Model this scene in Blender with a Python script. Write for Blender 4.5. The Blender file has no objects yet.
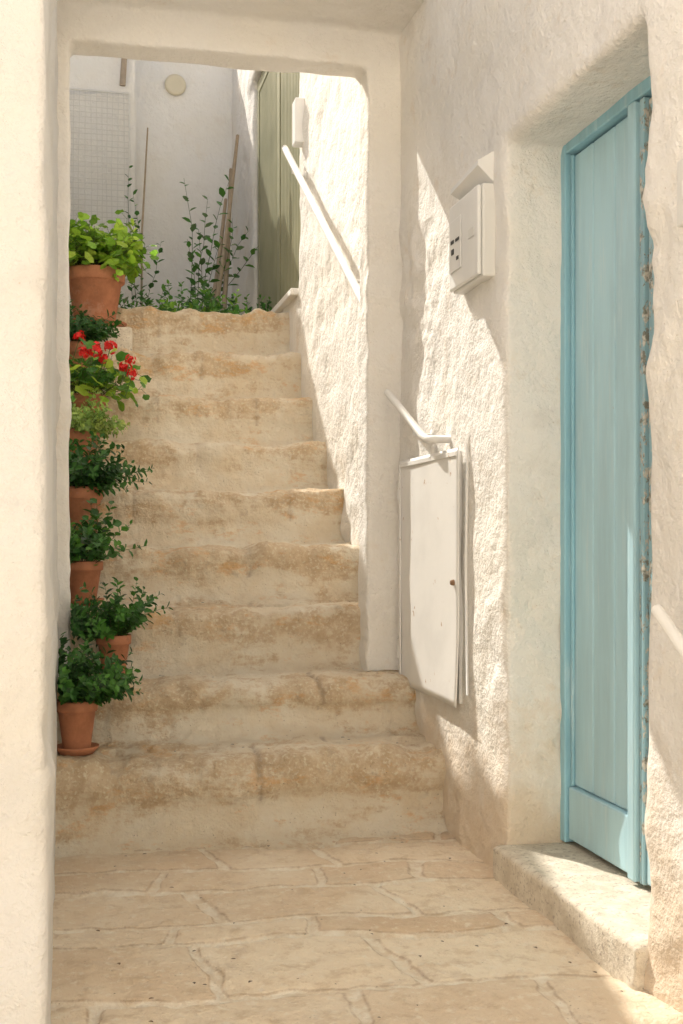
import bpy, bmesh, math, random
from mathutils import Vector, noise, Matrix
random.seed(7)
scene=bpy.context.scene
COL=scene.collection
# ---------------------------------------------------------------- helpers
def link(o,parent=None):
    COL.objects.link(o)
    if parent: o.parent=parent
    return o
def empty(name,loc=(0,0,0)):
    e=bpy.data.objects.new(name,None); e.location=loc; e.empty_display_size=.1
    return link(e)
def mesh_obj(name,verts,faces,mat=None,smooth=False,parent=None):
    me=bpy.data.meshes.new(name); me.from_pydata([tuple(v) for v in verts],[],faces); me.update()
    if smooth:
        for p in me.polygons:p.use_smooth=True
    o=bpy.data.objects.new(name,me)
    if mat: me.materials.append(mat)
    return link(o,parent)
def box_geo(x0,x1,y0,y1,z0,z1,off=0):
    v=[(x0,y0,z0),(x1,y0,z0),(x1,y1,z0),(x0,y1,z0),(x0,y0,z1),(x1,y0,z1),(x1,y1,z1),(x0,y1,z1)]
    f=[(0,3,2,1),(4,5,6,7),(0,1,5,4),(1,2,6,5),(2,3,7,6),(3,0,4,7)]
    return v,[tuple(i+off for i in q) for q in f]
def boxes(name,bl,mat,bevel=0,parent=None,seg=2):
    V=[];F=[]
    for b in bl:
        v,f=box_geo(*b,off=len(V)); V+=v;F+=f
    o=mesh_obj(name,V,F,mat,parent=parent)
    if bevel:
        m=o.modifiers.new('b','BEVEL'); m.width=bevel; m.segments=seg; m.limit_method='ANGLE'
    return o
def tube_geo(pts,rads,n,V,F,cap=True):
    base=len(V); pts=[Vector(p) for p in pts]
    for i,p in enumerate(pts):
        d=(pts[min(i+1,len(pts)-1)]-pts[max(i-1,0)]).normalized()
        a=Vector((0,0,1)) if abs(d.z)<.9 else Vector((1,0,0))
        u=d.cross(a).normalized(); w=d.cross(u)
        for k in range(n):
            t=2*math.pi*k/n
            V.append(p+rads[i]*(math.cos(t)*u+math.sin(t)*w))
    for i in range(len(pts)-1):
        for k in range(n):
            a=base+i*n+k;b=base+i*n+(k+1)%n
            F.append((a,b,b+n,a+n))
    if cap:
        F.append(tuple(base+k for k in range(n))); F.append(tuple(base+(len(pts)-1)*n+k for k in range(n))[::-1])
def tube(name,pts,r,mat,n=12,parent=None):
    V=[];F=[]; tube_geo(pts,[r]*len(pts) if not isinstance(r,list) else r,n,V,F)
    return mesh_obj(name,V,F,mat,True,parent)
def lathe(name,prof,mat,n=40,parent=None,loc=(0,0,0),wob=0):
    V=[];F=[]
    for (r,z) in prof:
        for k in range(n):
            t=2*math.pi*k/n
            V.append((r*math.cos(t),r*math.sin(t),z))
    for i in range(len(prof)-1):
        for k in range(n):
            a=i*n+k;b=i*n+(k+1)%n
            F.append((a,b,b+n,a+n))
    o=mesh_obj(name,V,F,mat,True,parent); o.location=loc
    return o
# ---------------------------------------------------------------- materials
class M:
    def __init__(s,name):
        s.m=bpy.data.materials.new(name); s.m.use_nodes=True; s.nt=s.m.node_tree; s.n=s.nt.nodes; s.l=s.nt.links
        s.b=s.n['Principled BSDF']; s.out=s.n['Material Output']
        s.geo=s.n.new('ShaderNodeNewGeometry'); s.pos=s.geo.outputs['Position']
    def noise(s,scale,detail=4,rough=.55,vec=None,dist=0):
        n=s.n.new('ShaderNodeTexNoise'); n.inputs['Scale'].default_value=scale;n.inputs['Detail'].default_value=detail
        n.inputs['Roughness'].default_value=rough; n.inputs['Distortion'].default_value=dist
        s.l.new(vec or s.pos,n.inputs['Vector']); return n.outputs['Fac']
    def scaled(s,v):
        n=s.n.new('ShaderNodeVectorMath');n.operation='MULTIPLY';s.l.new(s.pos,n.inputs[0]);n.inputs[1].default_value=v
        return n.outputs[0]
    def voro(s,scale,feature='F1'):
        n=s.n.new('ShaderNodeTexVoronoi');n.inputs['Scale'].default_value=scale;n.feature=feature
        s.l.new(s.pos,n.inputs['Vector']);return n.outputs['Distance']
    def ramp(s,f,a,b,lo=0.,hi=1.):
        n=s.n.new('ShaderNodeMapRange');n.inputs['From Min'].default_value=a;n.inputs['From Max'].default_value=b
        n.inputs['To Min'].default_value=lo;n.inputs['To Max'].default_value=hi
        n.interpolation_type='SMOOTHSTEP'
        s.l.new(f,n.inputs['Value']);return n.outputs['Result']
    def math(s,op,a,b=None,clamp=False):
        n=s.n.new('ShaderNodeMath');n.operation=op;n.use_clamp=clamp
        for i,x in enumerate((a,b)):
            if x is None: continue
            if isinstance(x,(int,float)): n.inputs[i].default_value=x
            else: s.l.new(x,n.inputs[i])
        return n.outputs[0]
    def mix(s,f,a,b):
        n=s.n.new('ShaderNodeMix');n.data_type='RGBA'
        if isinstance(f,(int,float)): n.inputs[0].default_value=f
        else: s.l.new(f,n.inputs[0])
        for i,x in ((6,a),(7,b)):
            if isinstance(x,tuple): n.inputs[i].default_value=(*x,1)
            else: s.l.new(x,n.inputs[i])
        return n.outputs[2]
    def attr(s,name,out='Fac'):
        n=s.n.new('ShaderNodeAttribute');n.attribute_name=name;return n.outputs[out]
    def sep(s,i):
        n=s.n.new('ShaderNodeSeparateXYZ');s.l.new(s.pos,n.inputs[0]);return n.outputs[i]
    def bump(s,h,dist,strength=1,prev=None):
        n=s.n.new('ShaderNodeBump');n.inputs['Distance'].default_value=dist;n.inputs['Strength'].default_value=strength
        s.l.new(h,n.inputs['Height'])
        if prev: s.l.new(prev,n.inputs['Normal'])
        return n.outputs[0]
    def done(s,col,rough=.8,nrm=None,metal=0):
        if isinstance(col,tuple): s.b.inputs['Base Color'].default_value=(*col,1)
        else: s.l.new(col,s.b.inputs['Base Color'])
        if isinstance(rough,(int,float)): s.b.inputs['Roughness'].default_value=rough
        else: s.l.new(rough,s.b.inputs['Roughness'])
        s.b.inputs['Metallic'].default_value=metal
        if nrm: s.l.new(nrm,s.b.inputs['Normal'])
        return s.m
def plaster(name,white=(.89,.862,.815),stain=(.70,.56,.40),dirt=True,amt=1.,grey=0.):
    s=M(name)
    big=s.noise(1.7,5,.6); mid=s.noise(9,6,.65); fine=s.noise(55,5,.6)
    c=s.mix(s.ramp(big,.38,.7,0,.5),white,(white[0]*.97,white[1]*.94,white[2]*.87))
    c=s.mix(s.ramp(s.noise(5.5,7,.72),.56,.70,0,.34*amt),c,stain)
    c=s.mix(s.ramp(s.noise(2.6,7,.72),.52,.66,0,.30*amt),c,(.66,.61,.54))
    if grey: c=s.mix(s.ramp(s.noise(3.2,7,.7),.50,.64,0,grey),c,(.55,.53,.50))
    if dirt:
        z=s.sep(2)
        low=s.ramp(s.math('ADD',z,s.math('MULTIPLY',s.noise(5,6,.65),-.9)),-.42,.14,1,0)
        c=s.mix(s.math('MULTIPLY',low,.68),c,(.67,.50,.32))
    pits=s.ramp(s.voro(34),.02,.09,1,0)
    pm=s.math('MULTIPLY',pits,s.ramp(s.noise(4,3),.50,.57))
    c=s.mix(s.math('MULTIPLY',pm,.6),c,(.48,.36,.24))
    n=s.bump(mid,.04,.6); n=s.bump(s.noise(20,5,.6),.010,.6,n); n=s.bump(fine,.004,.6,n); n=s.bump(s.noise(110,3,.6),.002,.5,n)
    return s.done(c,.9,n)
MAT_PL=plaster('whitewashed_plaster')
MAT_PL2=plaster('clean_plaster',(.885,.862,.82),dirt=False,amt=.6)
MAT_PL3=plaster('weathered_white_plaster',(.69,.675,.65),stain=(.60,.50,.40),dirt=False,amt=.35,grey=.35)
def stone_steps():
    s=M('limewashed_step_stone')
    w=s.attr('wear'); j=s.attr('joint')
    n1=s.noise(5,6,.65); n2=s.noise(19,7,.74); n3=s.noise(75,4,.65); st=s.noise(6,7,.7,s.scaled((.4,1.,2.2)))
    blot=s.noise(3.1,6,.68)
    cream=s.mix(s.ramp(n1,.35,.65),(.93,.84,.68),(.88,.75,.56))
    tan=s.mix(s.ramp(n2,.35,.65),(.80,.64,.44),(.66,.48,.29))
    tan=s.mix(s.ramp(n3,.50,.68),tan,(.90,.80,.62))
    f=s.math('ADD',s.math('MULTIPLY',w,.24),s.math('ADD',s.math('MULTIPLY',n2,.8),s.math('ADD',s.math('MULTIPLY',st,1.2),s.math('MULTIPLY',blot,1.0))))
    c=s.mix(s.ramp(f,1.52,1.78,0,.95),cream,tan)
    och=s.ramp(s.math('ADD',s.noise(6,7,.75,s.scaled((.7,1,1.6))),s.math('MULTIPLY',w,.04)),.57,.67)
    c=s.mix(s.math('MULTIPLY',och,.6),c,(.80,.48,.20))
    grey=s.math('MULTIPLY',s.ramp(s.noise(15,7,.76),.57,.67),s.ramp(w,0,1,.3,1)); c=s.mix(s.math('MULTIPLY',grey,.42),c,(.52,.41,.30))
    pit=s.math('MULTIPLY',s.ramp(s.voro(46),.03,.14,1,0),s.ramp(s.noise(8,3),.48,.58))
    c=s.mix(s.math('MULTIPLY',pit,.65),c,(.32,.21,.13))
    c=s.mix(s.math('MULTIPLY',s.math('MULTIPLY',j,.75),s.ramp(n2,.35,.55)),c,(.42,.30,.20))
    n=s.bump(n2,.028,.9); n=s.bump(n3,.008,.9,n); n=s.bump(pit,-.005,.8,n)
    return s.done(c,.85,n)
def stone_floor():
    s=M('worn_paving_stone')
    g=s.attr('grout'); t=s.attr('tint')
    n1=s.noise(4,6,.65); n2=s.noise(16,6,.7); n3=s.noise(70,4,.65)
    a=s.mix(t,(.86,.73,.55),(.68,.51,.34))
    a=s.mix(s.ramp(n1,.42,.68,0,.6),a,(.88,.79,.63))
    a=s.mix(s.ramp(n2,.48,.66,0,.6),a,(.60,.44,.28))
    a=s.mix(s.ramp(s.noise(38,5,.7),.52,.68,0,.6),a,(.88,.80,.66))
    a=s.mix(s.ramp(s.noise(7,7,.75),.55,.66,0,.45),a,(.64,.52,.40))
    edge=s.math('MULTIPLY',s.ramp(g,.04,.22),s.ramp(g,.30,.55,1,0))
    gg=s.math('MULTIPLY',s.ramp(g,.20,.55),s.ramp(s.noise(6,6,.7),.34,.50,.25,1))
    c=s.mix(s.math('MULTIPLY',edge,s.ramp(n2,.40,.56,.12,.6)),a,(.43,.30,.19))
    c=s.mix(s.math('MULTIPLY',gg,.78),c,s.mix(s.ramp(n2,.4,.6),(.89,.82,.69),(.76,.64,.48)))
    pit=s.math('MULTIPLY',s.ramp(s.voro(55),.03,.14,1,0),s.ramp(s.noise(7,3),.5,.58))
    c=s.mix(s.math('MULTIPLY',pit,.7),c,(.28,.19,.12))
    n=s.bump(n2,.022,.8); n=s.bump(n3,.006,.8,n); n=s.bump(pit,-.004,.7,n)
    return s.done(c,s.ramp(n2,.3,.7,.6,.9),n)
MAT_STEP=stone_steps(); MAT_FLOOR=stone_floor()
def mk_thr():
    s=M('threshold_limestone'); n2=s.noise(18,6,.7);n3=s.noise(80,4,.7)
    c=s.mix(s.ramp(n2,.35,.65),(.76,.69,.57),(.60,.52,.41)); c=s.mix(s.ramp(n3,.55,.65),c,(.42,.35,.28))
    return s.done(c,.75,s.bump(n3,.004,.8,s.bump(n2,.012,.6)))
MAT_THR=mk_thr()
def mk_blue(name,c0,wear=.0,dark=False):
    s=M(name); n=s.noise(3,5,.6,s.scaled((4,4,.6))); c=s.mix(s.ramp(n,.35,.7),c0,tuple(x*.86 for x in c0))
    c=s.mix(s.ramp(s.noise(8,6,.7,s.scaled((3,3,.3))),.52,.68,0,.40),c,(.66,.79,.82))
    ch=s.ramp(s.noise(26,6,.75,s.scaled((1,1,.6))),.72-wear,.745-wear)
    c=s.mix(ch,c,s.mix(s.ramp(s.noise(60),.4,.6),(.66,.62,.54),(.22,.22,.18) if dark else (.36,.32,.28)))
    return s.done(c,.45,s.bump(s.noise(45,4,.6,s.scaled((3,3,.25))),.0015,.6,s.bump(ch,-.002,.5)))
MAT_BLUE=mk_blue('blue_door_paint',(.48,.73,.82),.03); MAT_BLUE2=mk_blue('blue_frame_paint',(.32,.59,.70),.04); MAT_BLUE3=mk_blue('blue_flaking_paint',(.34,.55,.62),.20,True)
def mk_metal(name,c0,rust=.70):
    s=M(name); n=s.noise(14,7,.7); f=s.ramp(n,rust,rust+.05)
    c=s.mix(s.ramp(s.noise(4,4),.4,.7),c0,tuple(x*.92 for x in c0)); c=s.mix(f,c,(.45,.27,.14))
    return s.done(c,.45,s.bump(s.noise(12,4),.004,.3))
MAT_WM=mk_metal('white_painted_metal',(.87,.86,.83),.65); MAT_RAIL=mk_metal('white_painted_rail',(.87,.86,.83),.70)
MAT_DARK=M('dark_plastic_and_shade').done((.03,.03,.03),.5)
MAT_RUST=M('rusty_iron'); MAT_RUST=MAT_RUST.done(MAT_RUST.mix(MAT_RUST.noise(40),(.30,.17,.09),(.16,.10,.06)),.8)
MAT_GREY=M('grey_plastic').done((.76,.75,.71),.45)
def mk_terr():
    s=M('terracotta'); n=s.noise(14,5,.65)
    c=s.mix(s.ramp(n,.35,.65),(.52,.22,.115),(.40,.165,.085)); c=s.mix(s.ramp(s.noise(6,6,.7),.54,.70,0,.5),c,(.62,.48,.37)); c=s.mix(s.ramp(s.noise(9,6,.75),.55,.68,0,.6),c,(.22,.13,.08))
    return s.done(c,.8,s.bump(s.noise(60),.002,.6))
MAT_TER=mk_terr()
MAT_SOIL=M('potting_soil').done((.05,.035,.025),.95)
def mk_leaf(name,transl=.35):
    s=M(name); c=s.attr('lc','Color')
    s.l.new(c,s.b.inputs['Base Color']); s.b.inputs['Roughness'].default_value=.42
    t=s.n.new('ShaderNodeBsdfTranslucent'); s.l.new(c,t.inputs['Color'])
    mx=s.n.new('ShaderNodeMixShader'); mx.inputs[0].default_value=transl
    s.l.new(s.b.outputs[0],mx.inputs[1]); s.l.new(t.outputs[0],mx.inputs[2]); s.l.new(mx.outputs[0],s.out.inputs['Surface'])
    return s.m
MAT_LEAF=mk_leaf('leaf')
MAT_CANE=M('dry_cane'); MAT_CANE=MAT_CANE.done(MAT_CANE.mix(MAT_CANE.noise(20),(.58,.47,.34),(.36,.27,.18)),.7)
def mk_green():
    s=M('olive_green_shutter'); c=s.mix(s.ramp(s.noise(3,5,.6),.35,.7),(.35,.34,.21),(.27,.27,.16)); return s.done(c,.5)
MAT_GREEN=mk_green()
# ---------------------------------------------------------------- masonry via voxel union
def masonry(name,bl,mat,vox=.022,amp=1.,smooth=4,rough=1.):
    V=[];F=[]
    for b in bl:
        v,f=box_geo(*b,off=len(V));V+=v;F+=f
    o=mesh_obj(name,V,F,mat)
    m=o.modifiers.new('r','REMESH');m.mode='VOXEL';m.voxel_size=vox
    m2=o.modifiers.new('s','SMOOTH');m2.iterations=smooth;m2.factor=.5
    dg=bpy.context.evaluated_depsgraph_get(); ev=o.evaluated_get(dg)
    me=bpy.data.meshes.new_from_object(ev); o.modifiers.clear(); o.data=me
    if not me.materials: me.materials.append(mat)
    ns=[v.normal.copy() for v in me.vertices]
    for v,nn in zip(me.vertices,ns):
        p=v.co
        rg=max(0,noise.noise(p*1.9+Vector((9,2,4)))+.16)*rough
        a=.010*noise.noise(p*1.7+Vector((3,1,7)))+.009*noise.noise(p*5.)+.016*rg*noise.noise(p*9.)+.007*rg*noise.noise(p*22)
        v.co=p+nn*a*amp
    for p in me.polygons:p.use_smooth=True
    me.update(); return o
RW=1.27
masonry('white_house_wall',[
 (RW,2.2,3.36,4.75,-.5,3.7),(RW,2.2,.6,2.48,-.5,3.7),(RW,2.2,2.40,3.44,2.18,3.7),(1.53,2.2,2.40,3.44,-.5,3.7),(RW+.03,2.2,2.40,3.44,-.5,.03)],MAT_PL,.016,1.0,3,1.5)
masonry('stair_side_wall',[
 (1.24,2.2,4.60,6.46,-.3,4.3),(1.42,2.2,6.3,9.5,1.9,4.9),(1.26,2.2,8.2,9.5,1.9,4.9),(1.24,1.6,6.3,8.4,1.9,2.36),(1.24,2.2,6.3,8.4,4.15,4.9)],MAT_PL,.022,1.1,3,1.2)
masonry('stone_archway',[
 (1.137,1.45,4.51,4.66,.3,4.6),(-.7,1.45,4.51,4.66,2.835,4.6),(-.7,.012,4.51,4.66,.1,4.6),(-.7,1.45,4.15,4.6,2.97,3.4)],MAT_PL2,.013,.8,1,.9)
masonry('white_plaster_wall',[(-1.6,-.034,2.2,4.58,-.5,2.5),(-1.0,-.034,4.1,4.58,-.5,3.3)],MAT_PL3,.014,1.0,1,1.6)
def sun_block_parapet():  # unseen wall left of the stairs, height shaped to block sun
    bl=[];y=4.6
    while y<6.9:
        zt=3.62+.37*(y+.06-6.68); bl.append((-.45,-.2,y,y+.16,-.3,zt)); y+=.12
    bl.append((-.45,-.2,6.9,9.4,-.3,3.60))
    return masonry('sun_block_parapet_wall',bl,MAT_PL,.03,1.,8)
sun_block_parapet()
# ---------------------------------------------------------------- back house and sun-blocking annex
masonry('back_house_and_sun_block',[(-7,3.2,9.3,11.5,-.3,4.85),(-3.2,-.45,8.1,9.5,-.3,4.6),(-.6,.50,8.9,9.5,2,4.8)],plaster('back_plaster',(.91,.90,.87),dirt=False,amt=.35),.045,.9,1)  # second box is an unseen annex, added to block sun
# ---------------------------------------------------------------- stairs
YS=[3.97,4.30,4.64,5.02,5.38,5.72,6.05,6.38,6.72]
ZS=[.285,.49,.74,.982,1.233,1.477,1.735,2.01,2.30]
def stairs():
    prof=[]
    for i,(y,z) in enumerate(zip(YS,ZS)):
        zb=ZS[i-1] if i else 0.; h=z-zb
        ov=.024 if i<2 else .006
        P=[(y-.075,zb,.35),(y-.045,zb+.010,.1),(y-.018,zb+.032,.0),(y-.004,zb+.075,.0),(y,zb+.40*h,.15),(y-.002,zb+.5*h,.45),
           (y-ov*.7,zb+.60*h,.8),(y-ov,zb+.72*h,1.),(y-ov*.9,zb+.82*h,1.),(y-ov*.5,z-.028,.95),(y+.008,z-.010,1.),(y+.03,z-.001,.95),(y+.07,z,.8),(y+.13,z,.6)]
        if i==0: P=[(y-.16,-.02,.3)]+P
        prof+=[(a,b,w,i) for a,b,w in P]
    prof.append((YS[-1]+.5,ZS[-1],.5,8)); prof.append((9.5,ZS[-1],.5,8))
    D=[]
    for a,b in zip(prof,prof[1:]):
        L=math.hypot(b[0]-a[0],b[1]-a[1]); n=max(1,min(40,int(L/.012)))
        for k in range(n):
            t=k/n; D.append((a[0]+(b[0]-a[0])*t,a[1]+(b[1]-a[1])*t,a[2]+(b[2]-a[2])*t,a[3] if t<.5 else b[3]))
    D.append(prof[-1])
    X0,X1,NX=-.3,1.36,160
    joints={0:[.63],1:[.9],2:[.42],3:[.75],4:[.30,1.0],5:[.62],6:[.45,.95],7:[.7],8:[.5]}
    V=[];W=[];J=[]
    for (y,z,w,i) in D:
        for k in range(NX+1):
            x=X0+(X1-X0)*k/NX
            top=max(0,min(1,w))
            chip=max(0,noise.noise((x*6,i*9.7,1.5))-.18)*top
            dy=.022*noise.noise((x*2.4,i*5.3,0))+.016*noise.noise((x*7,i*3.1,4))*top+.006*noise.noise((x*22,i*3.1,z*9))+.035*chip
            dz=.018*noise.noise((x*1.9,i*4.7,9))+.012*noise.noise((x*8,i*2.1,2))*top-.045*chip
            p=Vector((x,y,z))
            r=.010*noise.noise(p*8)+.009*noise.noise(p*18)*(.4+top)+.005*noise.noise(p*42)
            dz-=.014*math.exp(-((x-.65)/.35)**2)*top
            jj=0
            for xj in joints.get(i,[]):
                dd=abs(x-xj-.02*noise.noise((0,y*6,z*6))); jj=max(jj,math.exp(-(dd/.010)**2))
            if w<.3: jj=0
            jj*=(1. if i<2 else .6)
            V.append((x,y+dy-r+.008*jj,z+dz+r-.006*jj)); W.append(w*(.55+.9*(.5+noise.noise((x*2.3,i*7.7,3))))); J.append(jj)
    n=NX+1;F=[]
    for a in range(len(D)-1):
        for k in range(NX):
            i=a*n+k; F.append((i,i+1,i+1+n,i+n))
    o=mesh_obj('stone_staircase',V,F,MAT_STEP,True)
    for nm,dat in (('wear',W),('joint',J)):
        at=o.data.attributes.new(nm,'FLOAT','POINT'); at.data.foreach_set('value',dat)
stairs()
# ---------------------------------------------------------------- paved floor
def paving():
    rr=random.Random(3)
    ys=[2.27,2.62,2.95,3.10,3.40,3.62,3.86,4.1]
    cuts=[[.0,.55,1.02,1.5],[-.1,.34,.80,1.5],[-.1,.22,.62,1.12,1.5],[-.1,.40,.93,1.5],[-.1,.25,.70,1.02,1.5],[-.1,.48,.86,1.5],[-.1,.3,.75,1.2,1.5]]
    tints=[[rr.random() for _ in c] for c in cuts]
    X0,X1=-.08,1.34; NX=170; Y0,Y1=2.27,4.02; NY=210
    V=[];G=[];T=[]
    def samp(x,y):
        wx=x+.06*noise.noise((x*3,y*3,1))+.014*noise.noise((x*15,y*15,1)); wy=y+.06*noise.noise((x*2.4,y*3,7))+.014*noise.noise((x*15,y*15,5))+.09*(x-.6)
        r=0
        for i in range(len(ys)-1):
            if wy>=ys[i]: r=i
        dy=min(abs(wy-ys[r]),abs(wy-ys[r+1])) if r or wy>ys[0]+.1 else abs(wy-ys[1])
        c=cuts[r]; wx2=wx+.18*(wy-ys[r])*(1 if r%2 else -1); q=0
        for i in range(len(c)):
            if wx2>=c[i]: q=i
        dx=min(abs(wx2-t) for t in c); d=min(dx,dy)
        return max(0,1-d/.022), tints[r][q], (r,q)
    for j in range(-10,NY+1):
        for k in range(NX+1):
            x=X0+(X1-X0)*k/NX
            if j>=0: y=Y0+(Y1-Y0)*j/NY; z=0
            else: y=Y0-.002*(-j); z=-.028*(-j)+.006
            yy=max(y,Y0); g,t,(r,q)=samp(x,yy)
            p=Vector((x,y,z))
            zz=z+.012*noise.noise((x*2.5,y*2.5,0))+.005*noise.noise(p*9)+.003*noise.noise(p*24)-.009*min(1,g*1.6)*(.8+.6*noise.noise(p*6))+.008*(t-.5)
            if yy<Y0+.03: zz-=.012*(1-(yy-Y0)/.03)**2
            V.append((x,y+.02*noise.noise((x*3,0,3))*(1 if yy<Y0+.1 else 0)-.05*math.exp(-((x-.7)/.4)**2)*max(0,1-(yy-Y0)/.12),zz)); G.append(min(1,g)); T.append(t)
    n=NX+1;F=[]
    for a in range(NY+10):
        for k in range(NX):
            i=a*n+k;F.append((i,i+1,i+1+n,i+n))
    o=mesh_obj('stone_paving',V,F,MAT_FLOOR,True)
    for nm,dat in (('grout',G),('tint',T)):
        at=o.data.attributes.new(nm,'FLOAT','POINT'); at.data.foreach_set('value',dat)
paving()
def mk_ground():
    s=M('alley_ground_stone'); c=s.mix(s.ramp(s.noise(2,6,.6),.35,.65),(.84,.78,.68),(.76,.67,.55)); 
    br=s.ramp(s.voro(2.2,'DISTANCE_TO_EDGE'),.0,.03,1,0); c=s.mix(s.math('MULTIPLY',br,.5),c,(.55,.46,.36))
    return s.done(c,.85,s.bump(s.noise(20,5),.01,.5))
mesh_obj('ground',[(-400,-400,-.25),(400,-400,-.25),(400,400,-.25),(-400,400,-.25)],[(0,1,2,3)],mk_ground())
masonry('door_threshold',[(1.235,1.52,2.46,3.375,-.1,.095)],MAT_THR,.012,.4,1)
# ---------------------------------------------------------------- blue door
def blue_door():
    e=empty('blue_door')
    zb=.10; zt=2.17
    fx0,fx1=1.445,1.52
    boxes('frame',[(fx0,fx1,3.330,3.365,zb,zt+.02),(fx0,fx1,2.46,2.50,zb,zt+.02)],MAT_BLUE2,.004,e)
    boxes('frame_head',[(fx0+.002,fx1,2.501,3.329,zt-.022,zt+.02)],MAT_BLUE2,.004,e)
    y1=3.327; y0=2.915; n=3
    w=(y1-y0)/n
    boxes('leaf_planks',[(1.472,1.50,y0+i*w+.0025,y0+(i+1)*w-.0025,zb+.17,zt-.028) for i in range(n)],MAT_BLUE,.006,e)
    boxes('leaf_bottom_rail',[(1.455,1.50,y0+.001,y1-.002,zb+.012,zb+.168)],MAT_BLUE,.006,e)
    boxes('leaf_edge_bead',[(1.462,1.4715,3.312,3.326,zb+.17,zt-.028)],MAT_BLUE2,.003,e)
    boxes('leaf_stile',[(1.440,1.50,2.872,y0-.001,zb+.008,zt-.026)],MAT_BLUE,.006,e)
    boxes('meeting_strip',[(1.452,1.50,2.842,2.8665,zb+.008,zt-.026)],MAT_BLUE3,.003,e)
    y1=2.836; y0=2.502; n=3; w=(y1-.04-y0)/n
    boxes('leaf2_planks',[(1.474,1.50,y0+i*w+.0012,y0+(i+1)*w-.0012,zb+.17,zt-.034) for i in range(n)],MAT_BLUE,.0035,e)
    boxes('leaf2_stile',[(1.462,1.50,y1-.038,y1,zb+.17,zt-.034)],MAT_BLUE3,.004,e)
    boxes('leaf2_bottom_rail',[(1.457,1.50,y0+.001,y1,zb+.012,zb+.168)],MAT_BLUE,.006,e)
    boxes('backing',[(1.503,1.51,2.5,3.32,zb,zt)],MAT_DARK,0,e)
    o=lathe('handle',[(0,0),(.022,0),(.024,.006),(.010,.012),(.010,.025),(.018,.032),(.020,.040),(.014,.048),(0,.05)],MAT_RUST,20,e)
    o.rotation_euler=(0,-math.pi/2,0);o.location=(1.474,2.62,1.05)
blue_door()
# ---------------------------------------------------------------- utility cabinet
def cabinet():
    e=empty('utility_cabinet')
    y0,y1,z0,z1=3.745,4.42,.46,1.295; X=1.264
    t=.03
    boxes('frame',[(X-.002,X+.06,y0+.02,y0+t+.02,z0,z1),(X-.002,X+.06,y1-t,y1,z0,z1),(X-.002,X+.06,y0+t+.0205,y1-t-.0005,z1-t,z1),(X-.002,X+.06,y0+t+.0205,y1-t-.0005,z0,z0+t)],MAT_WM,.002,e)
    boxes('interior_shade_sheet',[(X+.03,X+.035,y0+t+.02,y1-t,z0+t,z1-t)],MAT_DARK,0,e)  # near-black sheet stands in for the shade inside the cabinet
    d=empty('leaf'); d.parent=e; d.location=(X-.013,y1+.006,0)
    L=y1-y0+.025
    V=[];F=[];nu,nv=30,34
    for i in range(nu+1):
        for j in range(nv+1):
            u=i/nu;v=j/nv
            V.append((-.004+.004*noise.noise((u*2.2,v*2.2,3))-.010*max(0,(u-.5)/.5)**2*max(0,1-v/.4)**1.3,-L*u,z0-.006+(z1-z0+.012)*v))
    for i in range(nu):
        for j in range(nv):
            a=i*(nv+1)+j;F.append((a,a+1,a+nv+2,a+nv+1))
    o=mesh_obj('panel',V,F,MAT_WM,True,d); m=o.modifiers.new('s','SOLIDIFY');m.thickness=.005;m.offset=0
    boxes('rim',[(-.0115,-.0062,-.020,-.004,z0+.01,z1-.01),(-.0118,-.0062,-L+.01,-.0205,z1-.020,z1-.004)],MAT_WM,.0015,d)
    lk=lathe('lock',[(0,.012),(.007,.012),(.009,.008),(.010,0)],MAT_RUST,16,d); lk.rotation_euler=(0,-math.pi/2,0); lk.location=(-.007,-L+.04,z0+.40)
    for k,z in enumerate((z0+.09,z1-.14)):
        tube('hinge_%d'%(k+1),[(X-.018,y1+.014,z),(X-.018,y1+.014,z+.07)],.008,MAT_WM,10,e)
cabinet()
def meter():
    e=empty('meter_box')
    x0=1.215;x1=1.275
    y0,y1,z0,z1=3.445,3.735,1.80,2.085
    boxes('body',[(x0+.014,x1,y0,y1,z0,z1)],MAT_GREY,.008,e)
    boxes('cover',[(x0,x0+.0135,y0+.006,y1-.006,z0+.006,z1-.006)],MAT_WM,.006,e)
    boxes('window_frame',[(x0-.004,x0-.0005,3.60,3.715,z0+.06,z1-.06)],MAT_WM,.003,e)
    sl=[]
    for (a,b,c,d) in ((3.665,.030,.150,.012),(3.665,.024,.115,.018),(3.612,.036,.150,.010),(3.618,.022,.090,.012)):
        sl.append((x0-.006,x0-.0043,a,a+b,z0+c,z0+c+d))
    boxes('switches',sl,MAT_DARK,.001,e)
    boxes('small_label',[(x0-.003,x0-.0005,3.48,3.53,z0+.13,z0+.16)],MAT_GREY,.001,e)
    V=[(1.268,3.45,2.09),(1.268,3.70,2.09),(1.268,3.70,2.165),(1.268,3.45,2.18),(1.215,3.445,2.135),(1.215,3.705,2.12)]
    h=mesh_obj('raised_lid',V+[(v[0],v[1],v[2]+.012) for v in V[4:]],[(0,1,5,4),(3,6,7,2),(0,4,6,3),(1,2,7,5),(4,5,7,6)],MAT_WM,False,e)
    m=h.modifiers.new('s','SOLIDIFY');m.thickness=.003
meter()
e=empty('door_bell_plate'); boxes('plate',[(1.258,1.272,2.20,2.315,1.66,1.80)],MAT_GREY,.004,e); boxes('button',[(1.250,1.2575,2.24,2.28,1.71,1.75)],MAT_WM,.003,e)
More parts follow.
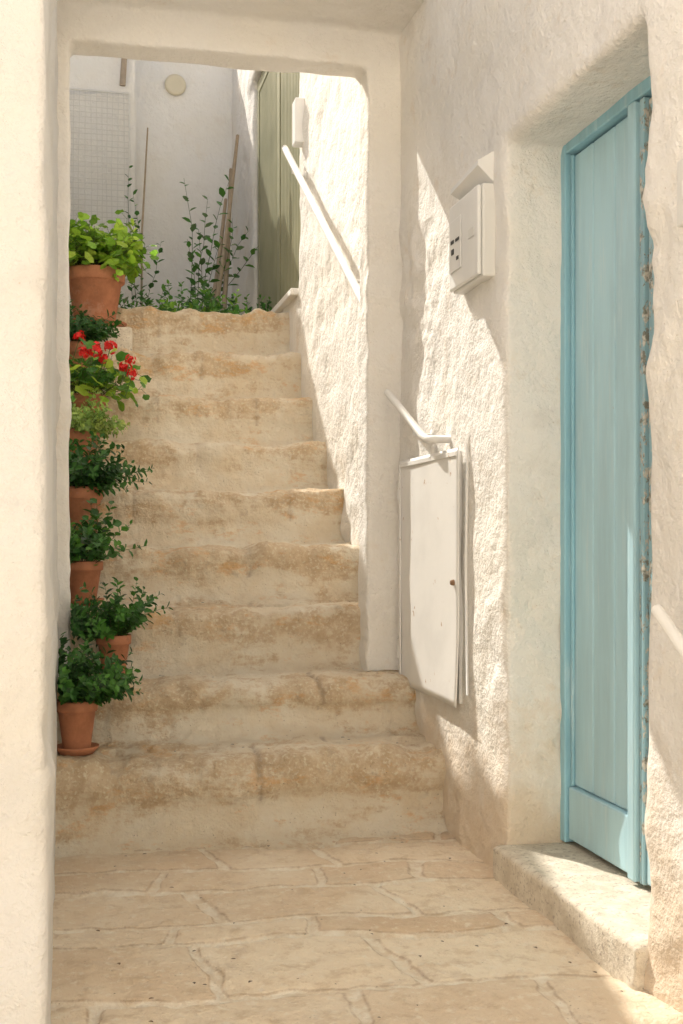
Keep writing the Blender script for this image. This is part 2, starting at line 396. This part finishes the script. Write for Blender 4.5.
# ---------------------------------------------------------------- handrails
def rail(name,pts,brackets,r=.016):
    e=empty(name)
    tube('bar',pts,r,MAT_RAIL,14,e)
    for i,(p,w) in enumerate(brackets):
        p=Vector(p);w=Vector(w)
        tube('bracket_%d'%(i+1),[p,(p.x+.005,p.y,p.z-.035),(w.x-.03,w.y,w.z),w],.008,MAT_RAIL,8,e)
        o=lathe('flange_%d'%(i+1),[(0,.008),(.022,.008),(.028,0)],MAT_RAIL,16,e); o.rotation_euler=(0,-math.pi/2,0); o.location=(w.x-.004,w.y,w.z)
rail('handrail',[(1.165,6.46,3.14),(1.165,6.42,3.115),(1.165,4.70,1.965),(1.17,4.62,1.92)],[((1.165,6.25,2.98),(1.245,6.25,2.93)),((1.165,5.0,2.16),(1.245,5.0,2.11))],.018)
rail('handrail',[(1.20,4.44,1.565),(1.20,3.98,1.36),(1.205,3.94,1.345),(1.225,3.90,1.342),(1.275,3.885,1.342)],[((1.20,4.10,1.41),(1.275,4.08,1.37))],.014)
rail('handrail',[(1.205,2.30,.855),(1.205,1.2,.14),(1.21,1.15,.12),(1.28,1.13,.12)],[((1.205,2.12,.735),(1.275,2.12,.695)),((1.205,1.5,.33),(1.275,1.5,.29))],.013)
boxes('wall_lamp_box',[(1.19,1.245,6.28,6.38,3.12,3.36)],MAT_WM,.008)
# thin cable on the wall beside the cabinet
tube('wall_cable',[(1.262,3.68,.50),(1.258,3.685,.9),(1.262,3.68,1.30),(1.27,3.66,1.345)],.0045,MAT_RAIL,8)
# ---------------------------------------------------------------- green shutter door on landing
def shutter():
    e=empty('green_shutter_door')
    y0,y1,z0,z1=6.50,8.15,2.385,4.14
    X=1.28
    fr=[]
    for a,b in ((y0,y0+.06),(y1-.06,y1),((y0+y1)/2-.05,(y0+y1)/2+.05)): fr.append((X,X+.05,a,b,z0,z1))
    for a,b in ((y0+.0605,(y0+y1)/2-.0505),((y0+y1)/2+.0505,y1-.0605)):
        fr.append((X+.001,X+.05,a,b,z0,z0+.09)); fr.append((X+.001,X+.05,a,b,z1-.09,z1))
    boxes('frame',fr,MAT_GREEN,.003,e)
    V=[];F=[]
    for a,b in ((y0+.06,(y0+y1)/2-.05),((y0+y1)/2+.05,y1-.06)):
        n=int((b-a)/.045)
        for k in range(n):
            y=a+(b-a)*k/n
            v,f=box_geo(X+.006,X+.03,y+.002,y+(b-a)/n-.010,z0+.09,z1-.09,len(V)); V+=v;F+=f
    o=mesh_obj('slats',V,F,MAT_GREEN,False,e); m=o.modifiers.new('b','BEVEL');m.width=.003
    boxes('back',[(X+.031,X+.036,y0+.05,y1-.05,z0,z1)],MAT_GREEN,0,e)
    boxes('sill',[(1.20,1.40,6.47,8.2,2.345,2.382)],MAT_PL2,.006,e)
shutter()
# ---------------------------------------------------------------- back wall bits
o=lathe('wall_vent',[(0,.02),(.05,.02),(.055,.022),(.075,.022),(.08,.015),(.082,0)],M('vent_cream').done((.74,.68,.52),.7),32); o.rotation_euler=(math.pi/2,0,0); o.location=(.82,9.285,4.50)
def trellis():
    V=[];F=[]; y=8.86; x0,x1,z0,z1=-.1,.45,2.9,4.25
    n=14
    for i in range(n+1):
        x=x0+(x1-x0)*i/n; tube_geo([(x,y,z0),(x+.01*math.sin(i),y,(z0+z1)/2),(x,y,z1)],[.003]*3,5,V,F)
    n=34
    for i in range(n+1):
        z=z0+(z1-z0)*i/n; tube_geo([(x0,y-.006,z),(x1,y-.006,z+.006*math.sin(i*2))],[.003]*2,5,V,F)
    for a,b in (((x0,y,z0),(x0,y,z1)),((x1,y,z0),(x1,y,z1)),((x0,y,z1),(x1,y,z1)),((x0,y,z0),(x1,y,z0))): tube_geo([a,b],[.008,.008],6,V,F)
    return mesh_obj('wire_trellis',V,F,MAT_GREY)
trellis()
tube('wooden_pole',[(.40,8.85,4.30),(.44,8.80,4.95)],[.022,.018],MAT_CANE,8)
# ---------------------------------------------------------------- unseen house across the alley, added to bounce sunlight
def opp():
    e=empty('opposite_bounce_house')
    H=masonry('walls',[(-6,7,-3.4,-2.4,-.4,7)],plaster('opp_plaster',(.86,.83,.78),dirt=False,amt=.3),.08,1.2,1); H.parent=e
    Y=-2.4
    for i,x in enumerate((-3.,3.8)):
        boxes('window_surround_%d'%i,[(x-.5,x-.4,Y,Y+.07,2.6,3.9),(x+.4,x+.5,Y,Y+.07,2.6,3.9),(x-.5,x+.5,Y,Y+.08,3.9,4.02),(x-.55,x+.55,Y,Y+.12,2.5,2.598)],MAT_PL2,.004,e)
        boxes('shutter_%d'%i,[(x-.398,x-.002,Y,Y+.045,2.602,3.898),(x+.002,x+.398,Y,Y+.045,2.602,3.898)],MAT_GREEN,.004,e)
    boxes('door',[(-3.4,-2.5,Y,Y+.05,-.25,1.9)],MAT_BLUE,.004,e)
opp()
# ---------------------------------------------------------------- plants
def leaf_geo(p,d,up,s,kind,V,F):
    d=d.normalized(); side=d.cross(up)
    if side.length<1e-3: side=Vector((1,0,0))
    side.normalize(); nn=side.cross(d).normalized(); b=len(V)
    if kind=='round':
        c=p+d*s*.5; V.append(c-nn*s*.12); K=12
        for k in range(K):
            t=2*math.pi*k/K+math.pi/K; r=s*.55*(1+(.08 if k%2 else -.06))*(.72 if k in (5,6) else 1)
            V.append(c+d*math.cos(t)*r+side*math.sin(t)*r*1.05+nn*s*.05*math.cos(t*4))
        for k in range(K): F.append((b,b+1+k,b+1+(k+1)%K))
        return K+1
    w={'oval':.30,'needle':.11,'wide':.42}[kind]*s
    V.extend([p,p+d*s*.35+side*w+nn*s*.06,p+d*s*.35-side*w+nn*s*.06,p+d*s*.4-nn*s*.03,p+d*s*.75+side*w*.7+nn*s*.03,p+d*s*.75-side*w*.7+nn*s*.03,p+d*s*1.0-nn*s*.1])
    F.extend([(b,b+1,b+3),(b,b+3,b+2),(b+1,b+4,b+6,b+3),(b+3,b+6,b+5,b+2)])
    return 7
def foliage(name,org,seed,nst,L,spread,kind,ls,npl,cols,parent=None,lean=(0,0,0),droop=.3,start=.25,base_r=.04,stemcol=(.10,.13,.04),clipx=None):
    R=random.Random(seed); V=[];F=[];C=[]
    org=Vector(org)
    tips=[]
    for s in range(nst):
        az=R.uniform(0,2*math.pi); tilt=spread*math.sqrt(R.random())
        d=Vector((math.sin(tilt)*math.cos(az),math.sin(tilt)*math.sin(az),math.cos(tilt)))+Vector(lean)
        d.normalize(); l=L*R.uniform(.55,1.12)
        p=org+Vector((math.cos(az),math.sin(az),0))*base_r*R.random()
        pts=[p.copy()]; K=7
        for k in range(K):
            d=(d+Vector((R.gauss(0,.12),R.gauss(0,.12),R.gauss(0,.07)-droop*k/K*.35))).normalized()
            p=p+d*l/K
            if clipx is not None and p.x<clipx: p.x=clipx+.003*R.random()
            pts.append(p.copy())
        n0=len(V); r=min(.005,max(.0012,ls*.035)); tube_geo(pts,[r*(1.3-.9*i/K) for i in range(K+1)],5,V,F,False)
        C+= [(*stemcol,1)]*(len(V)-n0)
        base=cols[R.randrange(len(cols))]
        for q in range(npl):
            t=start+(1-start)*(q+R.random())/npl; f=t*K; i=min(K-1,int(f)); pp=pts[i].lerp(pts[i+1],f-i)
            ax=(pts[i+1]-pts[i]).normalized()
            a2=q*2.4+R.uniform(-.5,.5); u=ax.orthogonal().normalized(); w=ax.cross(u)
            out=(u*math.cos(a2)+w*math.sin(a2)); dd=(out*1.0+ax*R.uniform(.2,.9)+Vector((0,0,.15))).normalized()
            sz=ls*R.uniform(.6,1.15)*(1 if t<.9 else .75)
            if kind=='round':
                pe=pp+dd*sz*R.uniform(.6,1.4); n0=len(V); tube_geo([pp,pe],[r*.6,r*.5],4,V,F,False); C+=[(*stemcol,1)]*(len(V)-n0)
                upv=(Vector((0,0,1))+out*.5+Vector((R.gauss(0,.35),R.gauss(0,.35),0))).normalized()
                dl=(out+Vector((0,-.2,R.uniform(-.4,.3)))).normalized(); pp=pe; dd=dl
            else: upv=(ax+Vector((R.gauss(0,.3),R.gauss(0,.3),.4)))
            if clipx is not None and (pp+dd*sz).x<clipx: 
                dd.x=abs(dd.x)
            m=leaf_geo(pp,dd,upv,sz,kind,V,F); k=R.uniform(.7,1.3)
            bc=base if R.random()<.7 else cols[R.randrange(len(cols))]
            C+=[(bc[0]*k,bc[1]*k,bc[2]*k,1)]*m
        tips.append(pts[-1])
    o=mesh_obj(name,V,F,MAT_LEAF,False,parent)
    a=o.data.color_attributes.new('lc','FLOAT_COLOR','POINT'); flat=[x for c in C for x in c]; a.data.foreach_set('color',flat)
    return o,tips
def flowers(name,centers,seed,parent):
    R=random.Random(seed);V=[];F=[];C=[]
    for c,rad in centers:
        c=Vector(c)
        n0=len(V); tube_geo([c-Vector((.03,-.02,.10)),c-Vector((.008,0,.03)),c],[.002]*3,5,V,F,False); C+=[(.12,.18,.05,1)]*(len(V)-n0)
        for k in range(16):
            d=Vector((R.gauss(0,1),R.gauss(0,1),R.gauss(.3,.8))).normalized(); fc=c+d*rad*R.uniform(.6,1.1)
            u=d.orthogonal().normalized(); w=d.cross(u)
            for q in range(5):
                t=2*math.pi*q/5; m=leaf_geo(fc,(u*math.cos(t)+w*math.sin(t)+d*.3),d,rad*.5,'wide',V,F)
                g=R.uniform(.7,1.1); C+=[(.85*g,.03*g,.025*g,1)]*m
    o=mesh_obj(name,V,F,MAT_LEAF,False,parent); a=o.data.color_attributes.new('lc','FLOAT_COLOR','POINT'); a.data.foreach_set('color',[x for c in C for x in c])
def pot(parent,loc,r,h,saucer=True,mat=MAT_TER):
    rb=r*.68; x,y,z=loc; s=.014 if saucer else .0
    lathe('pot',[(0,s),(rb,s),(rb*1.02,s+.004),(r*.93,s+h*.76),(r*1.0,s+h*.77),(r*1.05,s+h*.79),(r*1.06,s+h*.97),(r*1.03,s+h),(r*.95,s+h),(r*.92,s+h*.97),(r*.88,s+h*.85)],mat,40,parent,(x,y,z))
    lathe('soil',[(0,s+h*.90),(r*.5,s+h*.895),(r*.905,s+h*.86)],MAT_SOIL,24,parent,(x,y,z))
    if saucer: lathe('saucer',[(0,0),(r*.85,0),(r*1.12,.022),(r*1.13,.026),(r*1.09,.026),(r*.86,.010),(0,.010)],mat,36,parent,(x,y,z))
def potted(name,loc,r,h,seed,saucer=True,**kw):
    e=empty(name)
    pot(e,loc,r,h,saucer)
    o,t=foliage('foliage',(loc[0],loc[1],loc[2]+h*.9),seed,parent=e,base_r=r*.6,**kw)
    return e,t
DG=[(.045,.15,.03),(.065,.19,.035),(.03,.10,.022)]
MG=[(.09,.26,.04),(.13,.32,.05),(.06,.19,.035)]
YG=[(.32,.54,.05),(.44,.62,.08),(.20,.40,.04)]
LG=[(.32,.47,.10),(.44,.54,.14),(.22,.36,.08)]
potted('potted_succulent',(.035,4.11,.287),.066,.165,11,nst=68,L=.24,spread=1.15,kind='oval',ls=.036,npl=18,cols=DG+MG[:1],lean=(.32,-.1,.2),droop=.35,clipx=-.02)
potted('potted_succulent',(.17,4.46,.49),.06,.15,12,nst=64,L=.23,spread=1.2,kind='oval',ls=.036,npl=18,cols=DG+MG[:1],lean=(-.4,-.1,.2),droop=.4,clipx=.02)
potted('potted_jade_plant',(.065,4.86,.742),.075,.16,13,nst=44,L=.26,spread=1.1,kind='wide',ls=.044,npl=12,cols=DG+MG,lean=(.05,-.1,.15),droop=.15)
potted('potted_herb',(.07,5.20,.984),.08,.225,14,nst=70,L=.28,spread=1.2,kind='oval',ls=.040,npl=18,cols=DG+MG[2:],lean=(.2,-.1,.15),droop=.35)
potted('potted_sedum',(.07,5.55,1.235),.075,.25,15,nst=70,L=.21,spread=1.2,kind='oval',ls=.032,npl=16,cols=LG,lean=(.08,-.1,.1),droop=.5)
e6,_=potted('potted_geranium',(.10,5.87,1.478),.085,.2,16,nst=28,L=.28,spread=1.1,kind='round',ls=.056,npl=8,cols=YG+MG,lean=(.10,-.1,0),droop=.3)
flowers('flower_heads',[((.27,5.70,1.80),.030),((.13,5.64,1.875),.034),((.20,5.66,1.89),.030),((.06,5.66,1.93),.030),((.30,5.66,1.77),.024),((.17,5.66,1.84),.024),((.08,5.64,1.86),.026),((.29,5.64,1.835),.022)],5,e6)
potted('potted_herb',(.055,6.2,1.737),.08,.24,17,nst=60,L=.27,spread=1.05,kind='oval',ls=.042,npl=16,cols=DG,lean=(.0,-.1,.15),droop=.4)
masonry('stone_block',[(-.02,.34,6.42,6.66,1.98,2.125)],MAT_THR,.014,.5,2)
potted('potted_geranium',(.15,6.52,2.127),.150,.29,18,nst=90,L=.31,spread=1.05,kind='round',ls=.052,npl=10,cols=YG,lean=(-.03,-.1,.25),droop=.4,start=.35)
GZ=2.30
foliage('tall_shrub',(.83,8.15,GZ),31,9,1.2,.33,'oval',.075,15,MG+[(.14,.24,.09)],droop=.1,start=.35,base_r=.12)
foliage('climbing_plant',(.50,8.6,GZ),32,5,1.2,.10,'oval',.06,24,DG+[(.16,.22,.10)],droop=0,start=.15,base_r=.08)
foliage('low_shrub',(.62,7.75,GZ-.02),33,56,.34,1.1,'oval',.05,14,DG+MG,droop=.4,base_r=.22)
foliage('low_shrub',(1.0,7.6,GZ-.02),34,56,.32,1.1,'oval',.045,14,DG+MG,droop=.4,base_r=.22)
foliage('ground_cover',(.8,7.4,GZ-.03),35,80,.28,1.2,'oval',.045,14,MG+YG[2:],droop=.3,base_r=.42)
V=[];F=[]
for a,b in (((.93,7.9,2.3),(1.22,8.7,3.95)),((1.0,7.9,2.3),(1.17,8.7,3.7)),((.90,7.9,2.3),(1.12,8.6,3.45))):
    tube_geo([a,Vector(a).lerp(Vector(b),.5)+Vector((.01,.0,-.02)),b],[.019,.016,.012],8,V,F)
tube_geo([(.52,8.6,2.3),(.53,8.7,3.2),(.58,8.83,4.0)],[.010,.009,.006],6,V,F)
mesh_obj('bamboo_canes',V,F,MAT_CANE,True)
R=random.Random(9);V=[];F=[];C=[]
for k in range(70):
    x=R.uniform(.05,1.2);
    if R.random()<.6: y=R.uniform(2.4,3.9);z=.012
    else: i=R.randrange(0,3); y=YS[i]+R.uniform(.05,.25);z=ZS[i]+.008
    t=R.uniform(0,6.28); m=leaf_geo(Vector((x,y,z)),Vector((math.cos(t),math.sin(t),.1)),Vector((0,0,1)),R.uniform(.006,.016),'oval',V,F); g=R.uniform(.5,1.2); C+=[(.16*g,.10*g,.05*g,1)]*m
o=mesh_obj('fallen_leaves',V,F,MAT_LEAF); a=o.data.color_attributes.new('lc','FLOAT_COLOR','POINT'); a.data.foreach_set('color',[x for c in C for x in c])
# ---------------------------------------------------------------- light
sd=Vector((-1,2.2,2.27)).normalized()
el=math.asin(sd.z); az=math.atan2(sd.x,sd.y)
w=bpy.data.worlds.new('World'); scene.world=w; w.use_nodes=True
nt=w.node_tree; bg=nt.nodes['Background']; sky=nt.nodes.new('ShaderNodeTexSky'); sky.sky_type='NISHITA'; sky.sun_disc=False
sky.sun_elevation=el; sky.sun_rotation=az; sky.air_density=1.2; sky.dust_density=8.; sky.ozone_density=.1
nt.links.new(sky.outputs[0],bg.inputs[0]); bg.inputs[1].default_value=.15
L=bpy.data.lights.new('sun','SUN'); L.energy=5; L.angle=math.radians(.5); L.color=(1,.95,.86)
so=bpy.data.objects.new('sun',L); link(so); so.rotation_euler=sd.to_track_quat('Z','Y').to_euler(); so.location=(-3,8,8)
# ---------------------------------------------------------------- camera
cam=bpy.data.cameras.new('camera'); co=bpy.data.objects.new('camera',cam); link(co)
cam.sensor_fit='VERTICAL'; cam.sensor_height=36; cam.lens=1200*36/1024; cam.shift_y=28/1024
co.location=(0,0,1.0); co.rotation_euler=(math.radians(90),0,-math.atan(275.5/1200)); cam.clip_end=1500; cam.clip_start=.05
scene.camera=co
scene.view_settings.view_transform='Standard'; scene.view_settings.look='None'; scene.view_settings.exposure=0
